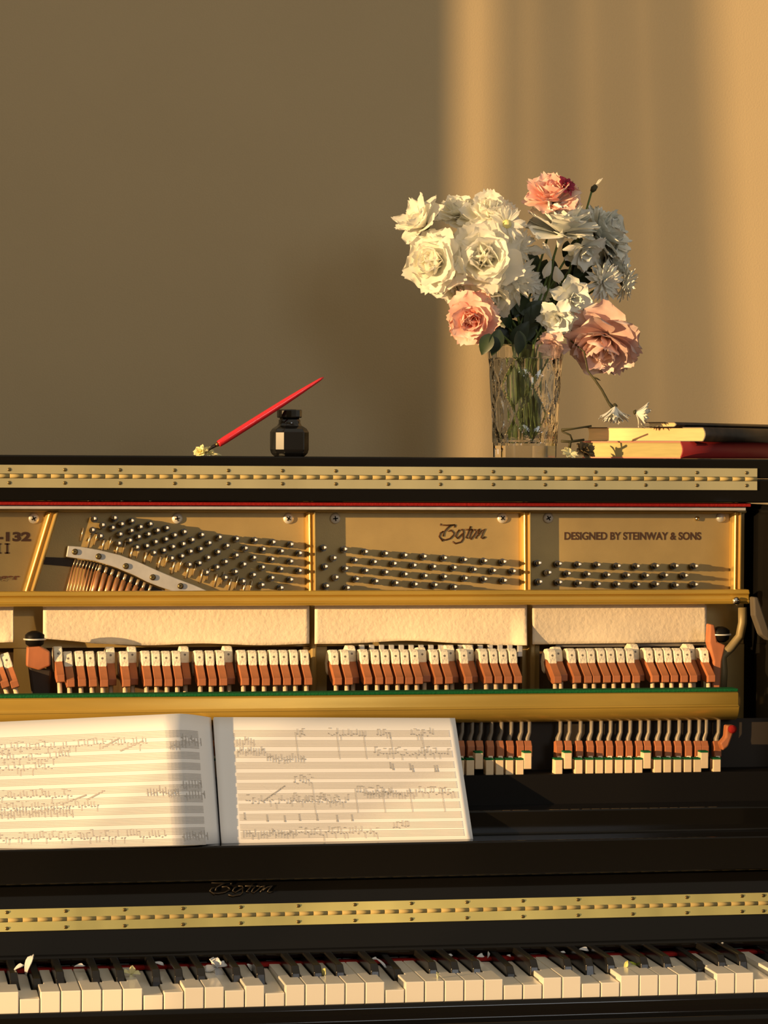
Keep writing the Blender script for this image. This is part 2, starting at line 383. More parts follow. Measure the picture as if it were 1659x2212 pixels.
# lettering on the plate
def text(s, size, origin, material, parent, name, y, shear=0, sx=1, xdir=None, bold=.0):
    cu = bpy.data.curves.new(name, 'FONT'); cu.body = s; cu.size = size; cu.extrude = .0003; cu.shear = shear; cu.offset = bold
    cu.space_character = 1.0
    to = bpy.data.objects.new(name+'_c', cu); col.objects.link(to)
    dg = bpy.context.evaluated_depsgraph_get(); me = bpy.data.meshes.new_from_object(to.evaluated_get(dg))
    bpy.data.objects.remove(to); bpy.data.curves.remove(cu)
    me.name = name; me.materials.clear(); me.materials.append(material)
    for v in me.vertices:
        x, z, d = v.co; v.co = Vector((origin[0]+x*sx, y-d-.0003, origin[2]+z))-ORG[parent.name]
    o = bpy.data.objects.new(name, me); col.objects.link(o); o.parent = parent; ORG[o.name] = ORG[parent.name]
    return me, o
def text_fit(s, u0, u1, vb, vt, Y, material, parent, name, bold=0):
    a = at(u0, vb, Y); b = at(u1, vb, Y); h = at(u0, vt, Y).z-a.z
    size = h/.70
    me, o = text(s, size, a, material, parent, name, Y, bold=bold)
    xs = [v.co.x for v in me.vertices]; w = max(xs)-min(xs); k = (b.x-a.x)/w; m0 = min(xs)
    for v in me.vertices: v.co.x = (v.co.x-m0)*k + a.x-ORG[parent.name].x
    return o
text_fit('DESIGNED BY STEINWAY & SONS', 1219, 1514, 1165.5, 1149.5, YP, INKLET, plate, 'plate_lettering', bold=.00035)
text_fit('-132', -7, 67, 1168, 1150, YP, INKLET, plate, 'model_number', bold=.0008)
def strokes(L, u0, v0, k, Y, w, material, parent, name):
    mb = MB()
    for st in L:
        pts = [at(u0+x/k, v0+y/k, (yf(v0+y/k)-.0002) if Y is None else Y-.0006) for x, y in st]
        mb.tube(pts, w, 6)
    if Y is not None: mb.v = [Vector((p.x, max(p.y, Y-.0012), p.z)) for p in mb.v]
    return mb.build(name, material, parent)
# serifs for the digit 1 and the roman numeral
sf = MB()
def rect(mb, u0, v0, u1, v1, Y, t=.0006):
    a = at(u0, v0, Y); b = at(u1, v1, Y); mb.box(a.x, b.x, Y-t, Y, b.z, a.z)
for a in (-6, 11.5):
    rect(sf, a+2, 1174, a+6, 1196, YP); rect(sf, a-1.5, 1173.5, a+9, 1176.5, YP); rect(sf, a-1.5, 1193, a+9, 1196, YP)
sf.build('roman_numeral', INKLET, plate)
text_fit('nger', -12, 43, 1252, 1240.5, YP, mat('dull_red_lettering', (.16, .06, .02), rough=.6), plate, 'small_lettering', bold=.0003)
BOS = [[(245,225),(420,235),(630,225)], [(245,225),(260,205),(275,228)], [(630,225),(605,285)], [(520,235),(430,300),(340,400),(320,520)],
 [(330,390),(250,430),(220,520),(270,590),(380,610),(500,570),(585,480),(590,430),(530,360),(440,380)], [(250,560),(310,640)],
 [(740,350),(670,420),(640,520),(690,570),(760,500),(840,420),(820,340),(740,350)], [(830,440),(830,580),(780,660),(640,700),(560,655)],
 [(1025,260),(960,420),(900,550),(950,560)], [(870,345),(1090,345)], [(1080,350),(1020,450),(990,560),(1030,590),(1100,500),(1160,400),(1140,345),(1080,350)],
 [(1250,330),(1200,460),(1150,570)], [(1160,380),(1250,330),(1220,450)], [(1200,500),(1290,380),(1390,330),(1330,430),(1290,550),(1330,570),(1400,530)]]
strokes(BOS, 930, 1115, 11.85, YP, .0011, INKLET, plate, 'script_logo')

# gold muffler rail with its screw, and the felt curtain behind it
YG = .435
def stadium(y0, y1, z0, z1, bulge=.004):
    return [(y1, z0), (y0+bulge*.6, z0), (y0+.0015, z0+.0025), (y0, z0+(z1-z0)*.22), (y0+.004, z0+(z1-z0)*.32), (y0+.004, z0+(z1-z0)*.62), (y0, z0+(z1-z0)*.74), (y0+.002, z1-.003), (y0+bulge, z1), (y1, z1)]
zg1, zg0 = Z(1276, YG), Z(1308, YG)
MB().xprism(stadium(YG, YG+.02, zg0, zg1), XL, X(1621, 1290, YG)).build('muffler_rail', RAILG, P, bevel=.0015)
MB().lathe([(.0055, 0), (.0055, .002), (.003, .005), (0, .0055)], at(1590, 1298, YG), 16, axis='y').build('rail_screw', STEEL, P)
def felt_panel(u0, u1, vt, vb, seed, dip=None):
    r = random.Random(seed); Yf = YG+.028; rows = []; n = 60
    for i in range(12):
        h = i/11; row = []
        for j in range(n+1):
            t = j/n; u = u0+(u1-u0)*t
            vbot = vb(u); v = vt+(vbot-vt)*h
            edge = (abs(2*t-1))**14
            y = Yf-.004*h*h*(1+.6*math.sin(t*9+seed))-.002*edge*h - (.018*h*h*max(0, (t-.93)/.07) if seed == 2 else 0)
            row.append(at(u, v, y))
        rows.append(row)
    o = MB().grid(rows).build('felt_curtain', CLOTH, P, fixn=False)
    s = o.modifiers.new('thick', 'SOLIDIFY'); s.thickness = .002; s.offset = 0
felt_panel(-60, 29, 1300, lambda u: 1388+ (u)*-.03, 0)
felt_panel(93, 668, 1300, lambda u: 1378+14*min(1, max(0, (u-93)/110)) + 2*math.sin(u/40), 1)
felt_panel(680, 1138, 1300, lambda u: 1391-7*math.exp(-((u-880)/90)**2)+(u-1000)*.0+3*(u > 1060), 2)
felt_panel(1150, 1526, 1300, lambda u: 1392-(u-1150)*.013, 3)
MB().box(X(1200, 1394, .47), X(1530, 1394, .47), .468, .474, Z(1400, .47), Z(1386, .47)).build('felt_backing_strip', LEVER, P)

# hammer rail with green felt
YH = .332
prof = []
z1, z0 = Z(1502, YH), Z(1566, YH); hh = z1-z0
prof = [(YH+.034, z1), (YH+.004, z1), (YH+.001, z1-.0015)]
prof += [(YH+.001, z1-hh*.42), (YH-.003, z1-hh*.50)]
for k in range(9):
    a = pi/2*k/8; prof.append((YH-.003+.020*(1-math.cos(a)), z1-hh*.5-hh*.5*math.sin(a)))
prof += [(YH+.034, z0)]
MB().xprism(prof, XL, X(1596, 1530, YH), True).build('hammer_rail', RAILG, P, bevel=.001)
MB().box(XL, X(1590, 1500, .35), YH+.008, YH+.035, z1, z1+.0038).build('hammer_rail_felt', GREENF, P, bevel=.001)

# hammers
YT = .375
def hammer_proto():
    w = .0112; h = w/2
    mould = [(0, -.001), (0, .0075), (.030, .0235), (.060, .028), (.066, .018), (.034, .001), (.012, -.003)]
    felt = [(.0285, .0225), (.030, .028), (.0345, .038), (.043, .0415), (.058, .040), (.070, .033), (.077, .022), (.070, .010), (.058, .007), (.052, .012), (.060, .022), (.050, .027), (.038, .026)]
    m = MB().xprism(mould, -h*.92, h*.92).build('hammer', MAHOG, P, origin=(0, 0, 0), bevel=.0007)
    f = MB().xprism(felt, -h, h).build('hammer_felt', FELT, m, origin=(0, 0, 0), bevel=.0012)
    dots = MB().tube([(0, .0334, .0325), (0, .0322, .0330)], .0016, 8).build('felt_stitch', LEVER, m, origin=(0, 0, 0))
    s = MB().tube([(-.001, .012, .0), (-.001, .010, -.06)], .0030, 8).build('hammer_shank', MAPLE, m, origin=(0, 0, 0))
    for q in (f, dots, s): q.location = (0, 0, 0)
    return m
hp = hammer_proto(); used = False
po = ORG[P.name]
def vbase(u): return 1482-(u-126)*.0078
S = []
S += [(-12, 0), (8, 0), (29, 0)]
S += [(126.6, 4), (148.5, 0), (172.8, 0), (196.5, 0), (220, 0), (242, 1), (269, 0), (290, 1), (315.6, 0), (337, 0), (359.5, 0), (382.5, 0), (405, 1), (432, 0), (455, 0), (477.6, 0), (501, 1), (525, 0), (547.5, 0), (569.6, 0), (594, 0), (616, 0), (638.4, 0), (661.4, 0)]
S += [(725.5, 0), (749, 0), (771, 1), (791, 0), (815, 0), (837, 0), (859, 0), (879, 0), (901, 0), (922, 2), (944, 0), (966, 0), (988, 1), (1008, 0), (1030, 1), (1051, 0), (1072, 0), (1093.5, 0), (1115, 0)]
S += [(1200, 0), (1219, 2), (1243, 0), (1266, 0), (1285, 0), (1307, 0), (1327, 0), (1349, 0), (1370, 0), (1392, 1), (1411, 0), (1433, 0), (1453, 0), (1474, 0), (1494, 0), (1515, 1), (1533, 0)]
for i, (u, st) in enumerate(S):
    c = at(u+5, vbase(u), YT)
    if i == 0: o = hp
    else:
        o = hp.copy(); col.objects.link(o)
        for ch in hp.children: d = ch.copy(); col.objects.link(d); d.parent = o
    dy, dz = (0, 0)
    if st == 1: dy = .030; o.rotation_euler.x = .10; dz = -.001
    if st == 2: dy = .014; dz = .0015
    if st == 4: dz = .006
    lean = .09*(1-min(1, max(0, (u-100)/500)))   # bass hammers lean with their slanted strings
    if u < 60: lean = -.30
    o.rotation_euler.y = -(.04 if 100 < u < 200 else 0) + (lean if u < 60 else 0)
    o.location = c+Vector((R.uniform(-.0003, .0003), dy, dz+R.uniform(-.0004, .0004)))-po
# damper heads just visible over the middle hammers
for i in range(17):
    u = 780+i*21.3; 
    mm = MB(); c = at(u, 1402, .462); mm.box(c.x-.0035, c.x+.0035, c.y-.008, c.y, c.z-.010, c.z+.006)
    mm.build('damper_head', BARM, P, bevel=.001)

# brackets at both ends of the action
def bracket(u, v, mirror):
    s = -1 if mirror else 1
    c = at(u, v, .41)
    k = MB().lathe([(.006, -.012), (.0115, -.008), (.0125, 0), (.0125, .004), (.009, .007), (.004, .009), (0, .009)], c, 18).build('action_bolt', LACQ2, P)
    MB().lathe([(.0145, -.0025), (.0145, -.0005)], c, 18).build('bolt_washer', SCREW, k)
    b = [(-16, 20), (12, 18), (34, 30), (34, 60), (10, 70), (-18, 62)] if not mirror else [(-22, -20), (-12, -18), (-6, 18), (12, 26), (4, 60), (0, 122), (-18, 122), (-14, 60), (-24, 20)]
    MB().prism([at(u+x, v+y, .40) for x, y in b], (0, .02, 0)).build('action_bracket', MAHOG, P, bevel=.002)
bracket(75, 1378, False)
bracket(1556, 1368, True)
MB().prism([at(u, v, .41) for u, v in ((62, 1440), (112, 1448), (108, 1505), (70, 1505))], (0, .02, 0)).build('action_bracket_foot', DARKM, P, bevel=.003)
MB().prism([at(u, v, .30) for u, v in ((1570, 1567), (1589, 1567), (1584, 1585), (1574, 1612), (1562, 1622), (1556, 1606), (1568, 1592))], (0, .015, 0)).build('end_lever', MAHOG, P, bevel=.002)
MB().lathe([(.0055, 0), (.0055, .004), (.003, .006), (0, .006)], at(1581, 1575, .298), 12, axis='y').build('red_button', REDF, P)
c = at(1640, 1330, .40)
MB().prism([at(u, v, .38) for u, v in ((1628, 1290), (1638, 1290), (1662, 1362), (1662, 1385), (1645, 1372), (1630, 1330))], (0, .02, 0)).build('stay_bracket', mat('dull_iron', (.09, .075, .055), rough=.5), P, bevel=.002)

# lower action: back checks, butts and levers
CH = [(1016,0),(1035,1),(1058,0),(1079.5,0),(1101,0),(1123,0),(1140,1),(1207,0),(1227,1),(1250.6,0),(1274,0),(1295,0),(1315.6,0),(1337.5,0),(1358,0),(1380,0),(1398,1),(1421,0),(1442,0),(1464,0),(1486,0),(1507,0),(1522,1),(1549,0)]
# the row goes on behind the music book
CH = [(1016-21.4*k, 0) for k in range(47, 0, -1)]+CH
YC = .30
c0 = at(1016, 1672, YC)
ck = MB().box(-.0051, .0051, 0, .016, 0, .0205).build('back_check', MAPLE, P, origin=(0, 0, 0), bevel=.0008)
cf = MB().box(-.0050, .0050, .001, .015, .0207, .0225).build('check_felt', GREENF, ck, origin=(0, 0, 0))
bt = MB().xprism([(0, 0), (0, .013), (.006, .020), (.014, .018), (.014, -.004), (.006, -.004)], -.0048, .0048).build('hammer_butt', MAHOG, P, origin=(0, 0, 0), bevel=.0008)
bf = MB().xprism([(-.001, -.005), (.0, .001), (.010, .001), (.008, -.010), (.002, -.011)], -.0030, .0030).build('butt_leather', FELT, bt, origin=(0, 0, 0), bevel=.0006)
lv = MB().tube([(0, 0, -.030), (-.001, 0, -.012), (.002, 0, -.004), (.0015, 0, .006), (.0045, 0, .014), (.005, 0, .050)], [.0046, .0046, .0048, .0040, .0030, .0030], 6, sx=.6).build('damper_lever', LEVER, P, origin=(0, 0, 0))
for q in (cf, bf): q.location = (0, 0, 0)
for i, (u, st) in enumerate(CH):
    c = at(u, 1677-(u-1016)*.004, YC)
    def place(o, ch, loc, first):
        if not first:
            n_ = o.copy(); col.objects.link(n_)
            for q in ch: d = q.copy(); col.objects.link(d); d.parent = n_
        else: n_ = o
        n_.location = loc-po; return n_
    place(ck, [cf], c+Vector((0, 0, .009 if st else 0)), i == 0)
    c2 = at(u+2, 1634, YC+.022); place(bt, [bf], c2, i == 0)
    c3 = at(u-4, 1605, YC+.045); place(lv, [], c3, i == 0)
MB().box(XL, XR, YC-.005, YC+.05, Z(1840, YC), Z(1677, YC)).build('key_back_rail', LACQ2, P)
MB().box(XL, XR, .365, .372, Z(1700, .37), Z(1560, .37)).build('action_rail', DARKM, P)

# fallboard, ledge and step
zl1 = Z(1821, .175)
MB().xprism([(.175, Z(1896, .175)), (.175, zl1), (.236, zl1), (.236, Z(1755, .236)), (.296, Z(1755, .236)), (.296, .60), (.215, .60), (.205, Z(1894, .205))], XL, XR).build('music_ledge', LACQ, P, bevel=.0022, seg=3)
yA, yB_ = .158, .200
def yf(v): return yA+(yB_-yA)*(2048-v)/(2048-1892)
fb = MB().xprism([(yf(2046), Z(2046, yf(2046))), (yf(1892), Z(1892, yf(1892))), (yf(1892)+.02, Z(1892, yf(1892))), (yf(2046)+.02, Z(2046, yf(2046)))], XL, XR).build('fallboard', LACQ, P, bevel=.001)
MB().xprism([(.150, Z(2064, .150)), (.148, Z(2054, .148)), (.150, Z(2048, .150)), (.156, Z(2044, .156)), (.172, Z(2044, .172)), (.172, Z(2064, .172))], XL, XR).build('fallboard_nose', LACQ, P, bevel=.002, seg=3)
def slope_hinge(u1s, va, vm, vb, us):
    def p(u, v, off=0): q = at(u, v, yf(v+0)); return Vector((q.x, q.y-.9*off, q.z+.45*off))
    xa, xb = XL, XR
    def Yz(v): 
        y = yf(v); return y, Z(v, y)
    mb = MB()
    for a, b in ((va, vm-4), (vm+4, vb)):
        ya, za = Yz(a); yb2, zb2 = Yz(b)
        mb.xprism([(ya-.0016, za+.0006), (yb2-.0016, zb2+.0006), (yb2+.001, zb2-.0004), (ya+.001, za-.0004)], xa, xb)
    h = mb.build('fallboard_hinge', BRASS2, P)
    ym, zm_ = Yz(vm); kn = MB(); n = int((xb-xa)/.0175)
    for i in range(n):
        a = xa+i*(xb-xa)/n; kn.tube([(a+.0002, ym-.0004, zm_+.0006), (a+(xb-xa)/n-.0002, ym-.0004, zm_+.0006)], .0026, 10)
    kn.build('hinge_knuckles', KNUCK, h)
    for u in us:
        for vv in (vm-17, vm+17):
            y, z = Yz(vv); q = at(u, vv - (u-830)*.0262, y)
            MB().lathe([(.0024, 0), (.0024, .0008), (.0012, .0014), (.0, .0012)], (q.x, y-.0016, z+.0005), 10, axis='y').build('hinge_screw', BRASSD, h)
slope_hinge(0, 1947, 1970.5, 1994, [15, 142, 269, 395, 520, 644, 766, 888, 1008, 1129, 1248, 1366, 1483, 1602, 1648])
strokes([[(x, 210+(y-205)*.52) for x, y in st] for st in BOS], 428, 1881, 8.6, None, .0010, LOGOG, fb, 'script_lettering')
MB().box(XL, XR, .140, .160, Z(2082, .14), Z(2075.5, .14)).build('key_felt_strip', REDF, P, bevel=.001)

# key slip and key bed
ks = Z(2165, -.004)
MB().xprism([(-.004, ks-.04), (-.004, ks-.001), (-.007, ks), (-.010, ks-.001), (-.013, ks-.0045), (-.014, ks-.012), (-.014, ks-.020), (-.030, ks-.022), (-.034, ks-.026), (-.034, ks-.08), (-.004, ks-.08)], XL, XR, False).build('key_slip', LACQ, P, bevel=.0012, seg=3)
MB().box(XL, XR, -.003, .36, ks-.06, ks-.034).build('key_bed', LACQ2, P)

# keys
Zk = Z(2121.5, 0); KW = .0236; KX0 = .18237733
Ybp = .33
def key_mesh(n, cl, cr):
    g = .0006; x0, x1 = g, KW-g
    pts = [(x0, 0), (x1, 0), (x1, .050)]
    if cr: pts += [(x1-cr, .050)]
    pts += [(x1-cr, .170), (x0+cl, .170)]
    if cl: pts += [(x0+cl, .050)]
    pts += [(x0, .050)]
    o = MB().prism([(a, b-Ybp, 0) for a, b in pts], (0, 0, -.034)).build('white_key', IVORY, P, origin=(0, 0, 0), bevel=.0009)
    return o
offs = {0: -.0025, 1: .0025, 3: -.003, 4: 0, 5: .003}   # offset of the black key above C D _ F G A
bw = .0070
lows = {0: .0085, 6: .0080, 7: .0050, 10: .0050, 12: .0095, 18: .0095, 24: .0078, 25: .0078, 28: .0085, 29: .0078, 34: .0085, 37: .0088}
blow = {1, 18+1, 25, 35}
protos = {}
for k in range(-20, 39):
    deg = (k-31) % 7
    cr = (bw-offs[deg]-.0006) if deg in offs else 0
    cl = (bw+offs[(deg-1) % 7]-.0006) if ((deg-1) % 7) in offs else 0
    if k == 38: cr = 0
    if deg in protos:
        o = protos[deg].copy(); col.objects.link(o)
    else:
        o = key_mesh(k, cl, cr)
        if k != 38: protos[deg] = o
    d = lows.get(k, R.uniform(-.0003, .0006))
    o.location = Vector((KX0+KW*k, Ybp, Zk))-po
    o.rotation_euler.x = math.atan(d/Ybp)
    o.name = 'white_key'
b0 = None
for k in range(-20, 38):
    deg = (k-31) % 7
    if deg not in offs: continue
    if b0 is None:
        w = .0056
        v = [(-w, .050, -.012), (w, .050, -.012), (w, .160, -.012), (-w, .160, -.012), (-w*.86, .053, .004), (w*.86, .053, .004), (-w*.80, .062, .0115), (w*.80, .062, .0115), (w*.80, .160, .0115), (-w*.80, .160, .0115)]
        v = [(a, b-Ybp, c) for a, b, c in v]
        b0 = MB().add(v, [(0, 3, 2, 1), (0, 1, 5, 4), (4, 5, 7, 6), (6, 7, 8, 9), (1, 2, 8, 7, 5), (0, 4, 6, 9, 3), (2, 3, 9, 8)]).build('black_key', EBONY, P, origin=(0, 0, 0), bevel=.0012, seg=3); o = b0
    else: o = b0.copy(); col.objects.link(o)
    o.location = Vector((KX0+KW*(k+1)+offs[deg], Ybp, Zk))-po
    o.rotation_euler.x = math.atan((.009 if (k+1) in blow else 0)/Ybp)
MB().box(KX0+KW*39+.001, XR, -.003, .16, ks-.04, Zk+.006).build('key_block', LACQ, P, bevel=.002)

# ------------------------------------------------------------------ music book
bk = thing('music_book', at(470, 1818, .195), 'open spiral-free manuscript music book with pencilled notes leaning on the piano action', 'book')
bk['label'] = 'open music manuscript book leaning on the piano action above the keys'
YBb, YBt = .197, .322
def page_pt(u_top, u_bot, vt, vb, t, h, bulge=0, off=0):
    Y = YBb+(YBt-YBb)*h+bulge
    u = u_bot+(u_top-u_bot)*h; v = vb+(vt-vb)*h
    p = at(u, v, Y); return p+Vector((0, -.7*off, .7*off))
# right page: corners
def RPg(s, h, off=0):
    ut = 462+(983-462)*s; ub = 480+(1022-480)*s
    vt = 1549+2*s; vb = 1821-9*s
    b = -.004*math.exp(-(s/.03)**2)-.0015*math.sin(pi*s)
    return page_pt(ut, ub, vt, vb, s, h, b, off)
def LPg(s, h, off=0):   # s = 0 at the spine, 1 at the far left
    w = 560
    ut = 456-w*s; ub = 476-(w+8)*s
    lift = 5.5*math.sin(min(1, s/.14)*pi/2)*(1-.0*s)
    vt = 1550-lift*1.6+ 26*max(0, s-.12); vb = 1822+ 14*s
    b = -.042*math.sin(min(1, s/.18)*pi/2)*math.exp(-max(0, s-.18)*2.0)+.004
    return page_pt(ut, ub, vt, vb, s, h, b, off)
def page(fn, name, ns):
    rows = []
    for i in range(9):
        h = i/8; rows.append([fn(j/ns, h) for j in range(ns+1)])
    o = MB().grid(rows).build(name, PAPER, bk, fixn=False)
    s = o.modifiers.new('thick', 'SOLIDIFY'); s.thickness = .004; s.offset = -1 if fn is RPg else 1
    return o
pr = page(RPg, 'right_page', 40); pl = page(LPg, 'left_page', 90)
def ribbon(mb, fn, s0, s1, h0, h1, w, n=None):
    "thin printed line on the page from (s0,h0) to (s1,h1); h as a fraction of page height"
    n = n or max(2, int(abs(s1-s0)*70)+2)
    a = []; b = []
    sl = abs(s1-s0)*.3; hl = abs(h1-h0)*.19; L = math.hypot(sl, hl)+1e-9
    ws = w*hl/L/.30; wh = w*sl/L/.19
    if s1 < s0: ws = -ws
    for i in range(n):
        t = i/(n-1); s = s0+(s1-s0)*t; h = h0+(h1-h0)*t
        a.append(fn(min(1, max(0, s-ws)), h+wh, .0006)); b.append(fn(min(1, max(0, s+ws)), h-wh, .0006))
    mb.grid([a, b], False)
def staves(fn, parent, s0, s1, hs, tilt=0):
    mb = MB()
    for h in hs:
        for k in range(5):
            ribbon(mb, fn, s0, s1, h-k*.0115, h-k*.0115+tilt, .0006)
    mb.build('printed_staves', PRINT, parent, fixn=False)
vr = [1584, 1606, 1630, 1654, 1677, 1699, 1722, 1744, 1766, 1788, 1806]
hr = [(1824-v)/272+.010 for v in vr]
staves(RPg, pr, .075, .965, hr)
hl_ = [.87-.083*k for k in range(11)]
staves(LPg, pl, .055, .97, hl_)
def scrib(fn, parent, items, seed):
    r = random.Random(seed); mb = MB()
    for it in items:
        kind, s0, s1, h = it
        n = int(abs(s1-s0)/.012)+1
        for i in range(n):
            s = s0+(s1-s0)*(i+.5)/n; hh_ = h+r.uniform(-.015, .015)
            if kind == 'n':
                ribbon(mb, fn, s, s+.004, hh_, hh_+.003, .0011)
                if r.random() < .75: ribbon(mb, fn, s+.004, s+.0045, hh_, hh_+.045*r.choice((1, 1, -1)), .0003)
                if r.random() < .4: ribbon(mb, fn, s+.004, s+.014, hh_+.045, hh_+.045, .0006)
            elif kind == 'd':
                ribbon(mb, fn, s, s+.008, hh_, hh_+r.uniform(-.02, .02), .0010)
                ribbon(mb, fn, s, s+.001, hh_-.03, hh_+.03, .0004)
            elif kind == 'v':
                ribbon(mb, fn, s, s+.001, hh_, hh_-.05, .0006); ribbon(mb, fn, s-.002, s+.004, hh_-.05, hh_-.05, .0013)
    return mb
it = [('d', .08, .16, .80), ('d', .08, .20, .72), ('d', .20, .36, .665), ('n', .33, .37, .85), ('n', .46, .62, .86), ('n', .66, .72, .86), ('n', .80, .90, .86),
      ('n', .64, .95, .70), ('v', .70, .72, .63), ('v', .78, .80, .62), ('v', .88, .9, .62), ('n', .55, .70, .385), ('d', .58, .80, .375), ('n', .80, .95, .375),
      ('n', .10, .52, .32), ('n', .28, .48, .33), ('v', .09, .10, .24), ('v', .18, .19, .23), ('v', .25, .26, .22), ('v', .31, .32, .22), ('v', .38, .39, .21), ('v', .46, .47, .21), ('v', .52, .53, .2),
      ('d', .08, .30, .065), ('n', .30, .62, .06), ('n', .68, .75, .11), ('n', .3, .38, .48)]
mb = scrib(RPg, pr, it, 4)
ribbon(mb, RPg, .17, .28, .46, .30, .0007, 12); ribbon(mb, RPg, .17, .27, .32, .45, .0007, 12)
for s in (.33, .50, .61, .72, .85): ribbon(mb, RPg, s, s+.002, .88, .66, .0003, 8); ribbon(mb, RPg, s+.05, s+.052, .42, .22, .0003, 8)
mb.build('pencilled_notes', PENCIL, pr, fixn=False)
it = [('n', .25, .85, .78), ('d', .04, .12, .80), ('d', .10, .17, .765), ('n', .55, .95, .70), ('n', .62, .98, .62), ('d', .05, .13, .45), ('n', .55, .98, .40), ('d', .20, .27, .41), ('d', .14, .20, .40), ('d', .04, .12, .37), ('n', .45, .95, .31), ('d', .55, .95, .27), ('d', .04, .14, .06), ('n', .2, .9, .07)]
mb = scrib(LPg, pl, it, 9)
for a, b, h in ((.27, .36, .75), (.36, .43, .78), (.43, .50, .38), (.50, .60, .35)):
    ribbon(mb, LPg, b, a, h-.02, h+.05, .0010, 12)
mb.build('pencilled_notes', PENCIL, pl, fixn=False)

# ------------------------------------------------------------------ things on the lid
LZ = zl
# ink bottle
YI = .475
ci = at(625, 985, YI); ci.z = LZ
k = (YI-CAM.y)/FPX
ink = thing('ink_bottle', ci, 'small black faceted ink bottle with the red pen leaning on its cap', 'bottle')
def oct_(r, c=.42):
    a = r; b = r*(1-c)
    q = math.radians(7.5); co, si = math.cos(q), math.sin(q)
    return [(x*co-y*si, x*si+y*co) for x, y in [(-b, -a), (b, -a), (a, -b), (a, b), (b, a), (-b, a), (-a, b), (-a, -b)]]
def octloft(levels, c):
    vs = []; 
    for r, z in levels: vs += [(c.x+x, c.y+y, c.z+z) for x, y in oct_(r)]
    m = len(levels); fs = [(i*8+j, i*8+(j+1) % 8, (i+1)*8+(j+1) % 8, (i+1)*8+j) for i in range(m-1) for j in range(8)]
    return vs, fs+[tuple(range(8))[::-1], tuple((m-1)*8+j for j in range(8))]
h1 = 985
def zz(v): return (985-v)*k
vs, fs = octloft([(30*k, 0), (36*k, zz(978)), (38*k, zz(970)), (38*k, zz(932)), (34*k, zz(925)), (24*k, zz(918)), (22*k, zz(913))], ci)
MB().add(vs, fs).build('bottle_body', INKGL, ink, bevel=.0008, seg=2)
MB().lathe([(23*k, zz(919)), (24*k, zz(916)), (24*k, zz(906)), (21.5*k, zz(904)), (21.5*k, zz(899))], ci, 24).build('bottle_neck', INKGL, ink)
mb = MB(); n = 16
mb.lathe([(26*k, zz(901)), (27.5*k, zz(899)), (27.5*k, zz(885)), (26*k, zz(883))], ci, n, smooth=False)
mb.build('screw_cap', INKGL, ink, bevel=.0004)
mb = MB(); vs, fs = octloft([(30.5*k, zz(983)), (36.5*k, zz(976))], ci)
MB().add(vs, fs).build('base_reflection', mat('base_reflection_grey', (.35, .34, .32), rough=.1), ink)  # grey band painting the reflection in the glass at the bottle's foot
# pen
def rr(p, q, t): return p+(q-p)*t
YPn = YI-.026
pa = at(472, 959, YPn-.004); pz = at(699, 815, YPn+.004)
pen = thing('dip_pen', at(455, 970, YPn), 'red wooden dip pen leaning on the ink bottle cap with nib on the lid', 'pen')
ts = [0, .012, .06, .25, .45, .62, .78, .9, .97, 1]
rs = [7.0, 7.6, 8.2, 8.0, 7.6, 7.0, 5.6, 4.0, 3.0, 1.6]
MB().tube([rr(pa, pz, t) for t in ts], [r*k for r in rs], 12).build('pen_holder', REDP, pen)
MB().tube([at(474, 957.5, YPn), at(466, 962, YPn)], [5.5*k, 4.2*k], 12).build('ferrule', BRASSD, pen)
MB().tube([at(467, 961.5, YPn), at(460, 965, YPn), at(452, 971, YPn), at(444, 979, YPn)], [3.6*k, 3.8*k, 2.2*k, .5*k], 8).build('nib', mat('dark_steel_nib', (.08, .07, .06), rough=.3, metal=.9), pen)

# ------------------------------------------------------------------ flowers
def petal(mb, base, A, er, L, W, a0, a1, r, ruf=.08, cup=.25, ns=6, nt=6, tipn=3):
    es = A.cross(er).normalized()
    pts = []; p = Vector(base); rows = []
    ph = r.uniform(0, 6)
    cx = []; tan = []
    for i in range(ns+1):
        s = i/ns; al = a0+(a1-a0)*s
        d = A*math.cos(al)+er*math.sin(al); nn = er*math.cos(al)-A*math.sin(al)
        if i: p = p+d*(L/ns)
        w = W*(.22+.78*math.sin(min(1, s*1.25)*pi/2))*math.sqrt(max(.02, 1-max(0, (s-.72)/.30)**2*.95))
        row = []
        for j in range(nt+1):
            t = 2*j/nt-1
            ext = -L*.13*s*s*t*t+(L*ruf*math.sin(tipn*pi*t+ph)*s**4)
            q = p+es*(t*w)+nn*(-cup*w*t*t + ruf*.7*L*s*s*math.sin(2.3*pi*t+ph+3*s))+d*ext
            row.append(q)
        rows.append(row)
    mb.grid(rows)
def blossom(c, rad, A, seed, layers, ruf=.08, squash=1.0):
    r = random.Random(seed); A = Vector(A).normalized(); mb = MB()
    e1 = A.orthogonal().normalized(); e2 = A.cross(e1)
    c = Vector(c)
    for (n, L, W, a0, a1, off) in layers:
        ph = r.uniform(0, 6)
        for i in range(n):
            f = 2*pi*i/n+ph+r.uniform(-.2, .2); er = e1*math.cos(f)+e2*math.sin(f)
            petal(mb, c-A*rad*.35+A*rad*off+er*rad*.05, A, er, rad*L*r.uniform(.85, 1.12), rad*W*r.uniform(.85, 1.1), math.radians(a0+r.uniform(-10, 10)), math.radians(a1+r.uniform(-16, 16)), r, ruf=ruf)
    return mb
PEO = [(7, 1.12, .56, 70, 92, -.05), (7, 1.12, .54, 52, 74, 0), (7, 1.02, .50, 38, 46, .05), (7, .92, .44, 26, 18, .08), (6, .80, .38, 14, -14, .1), (5, .66, .30, 4, -34, .1)]
CHR = [(18, 1.05, .13, 70, 105, 0), (18, 1.0, .13, 58, 82, .03), (16, .9, .12, 42, 60, .06), (14, .7, .11, 25, 30, .08)]
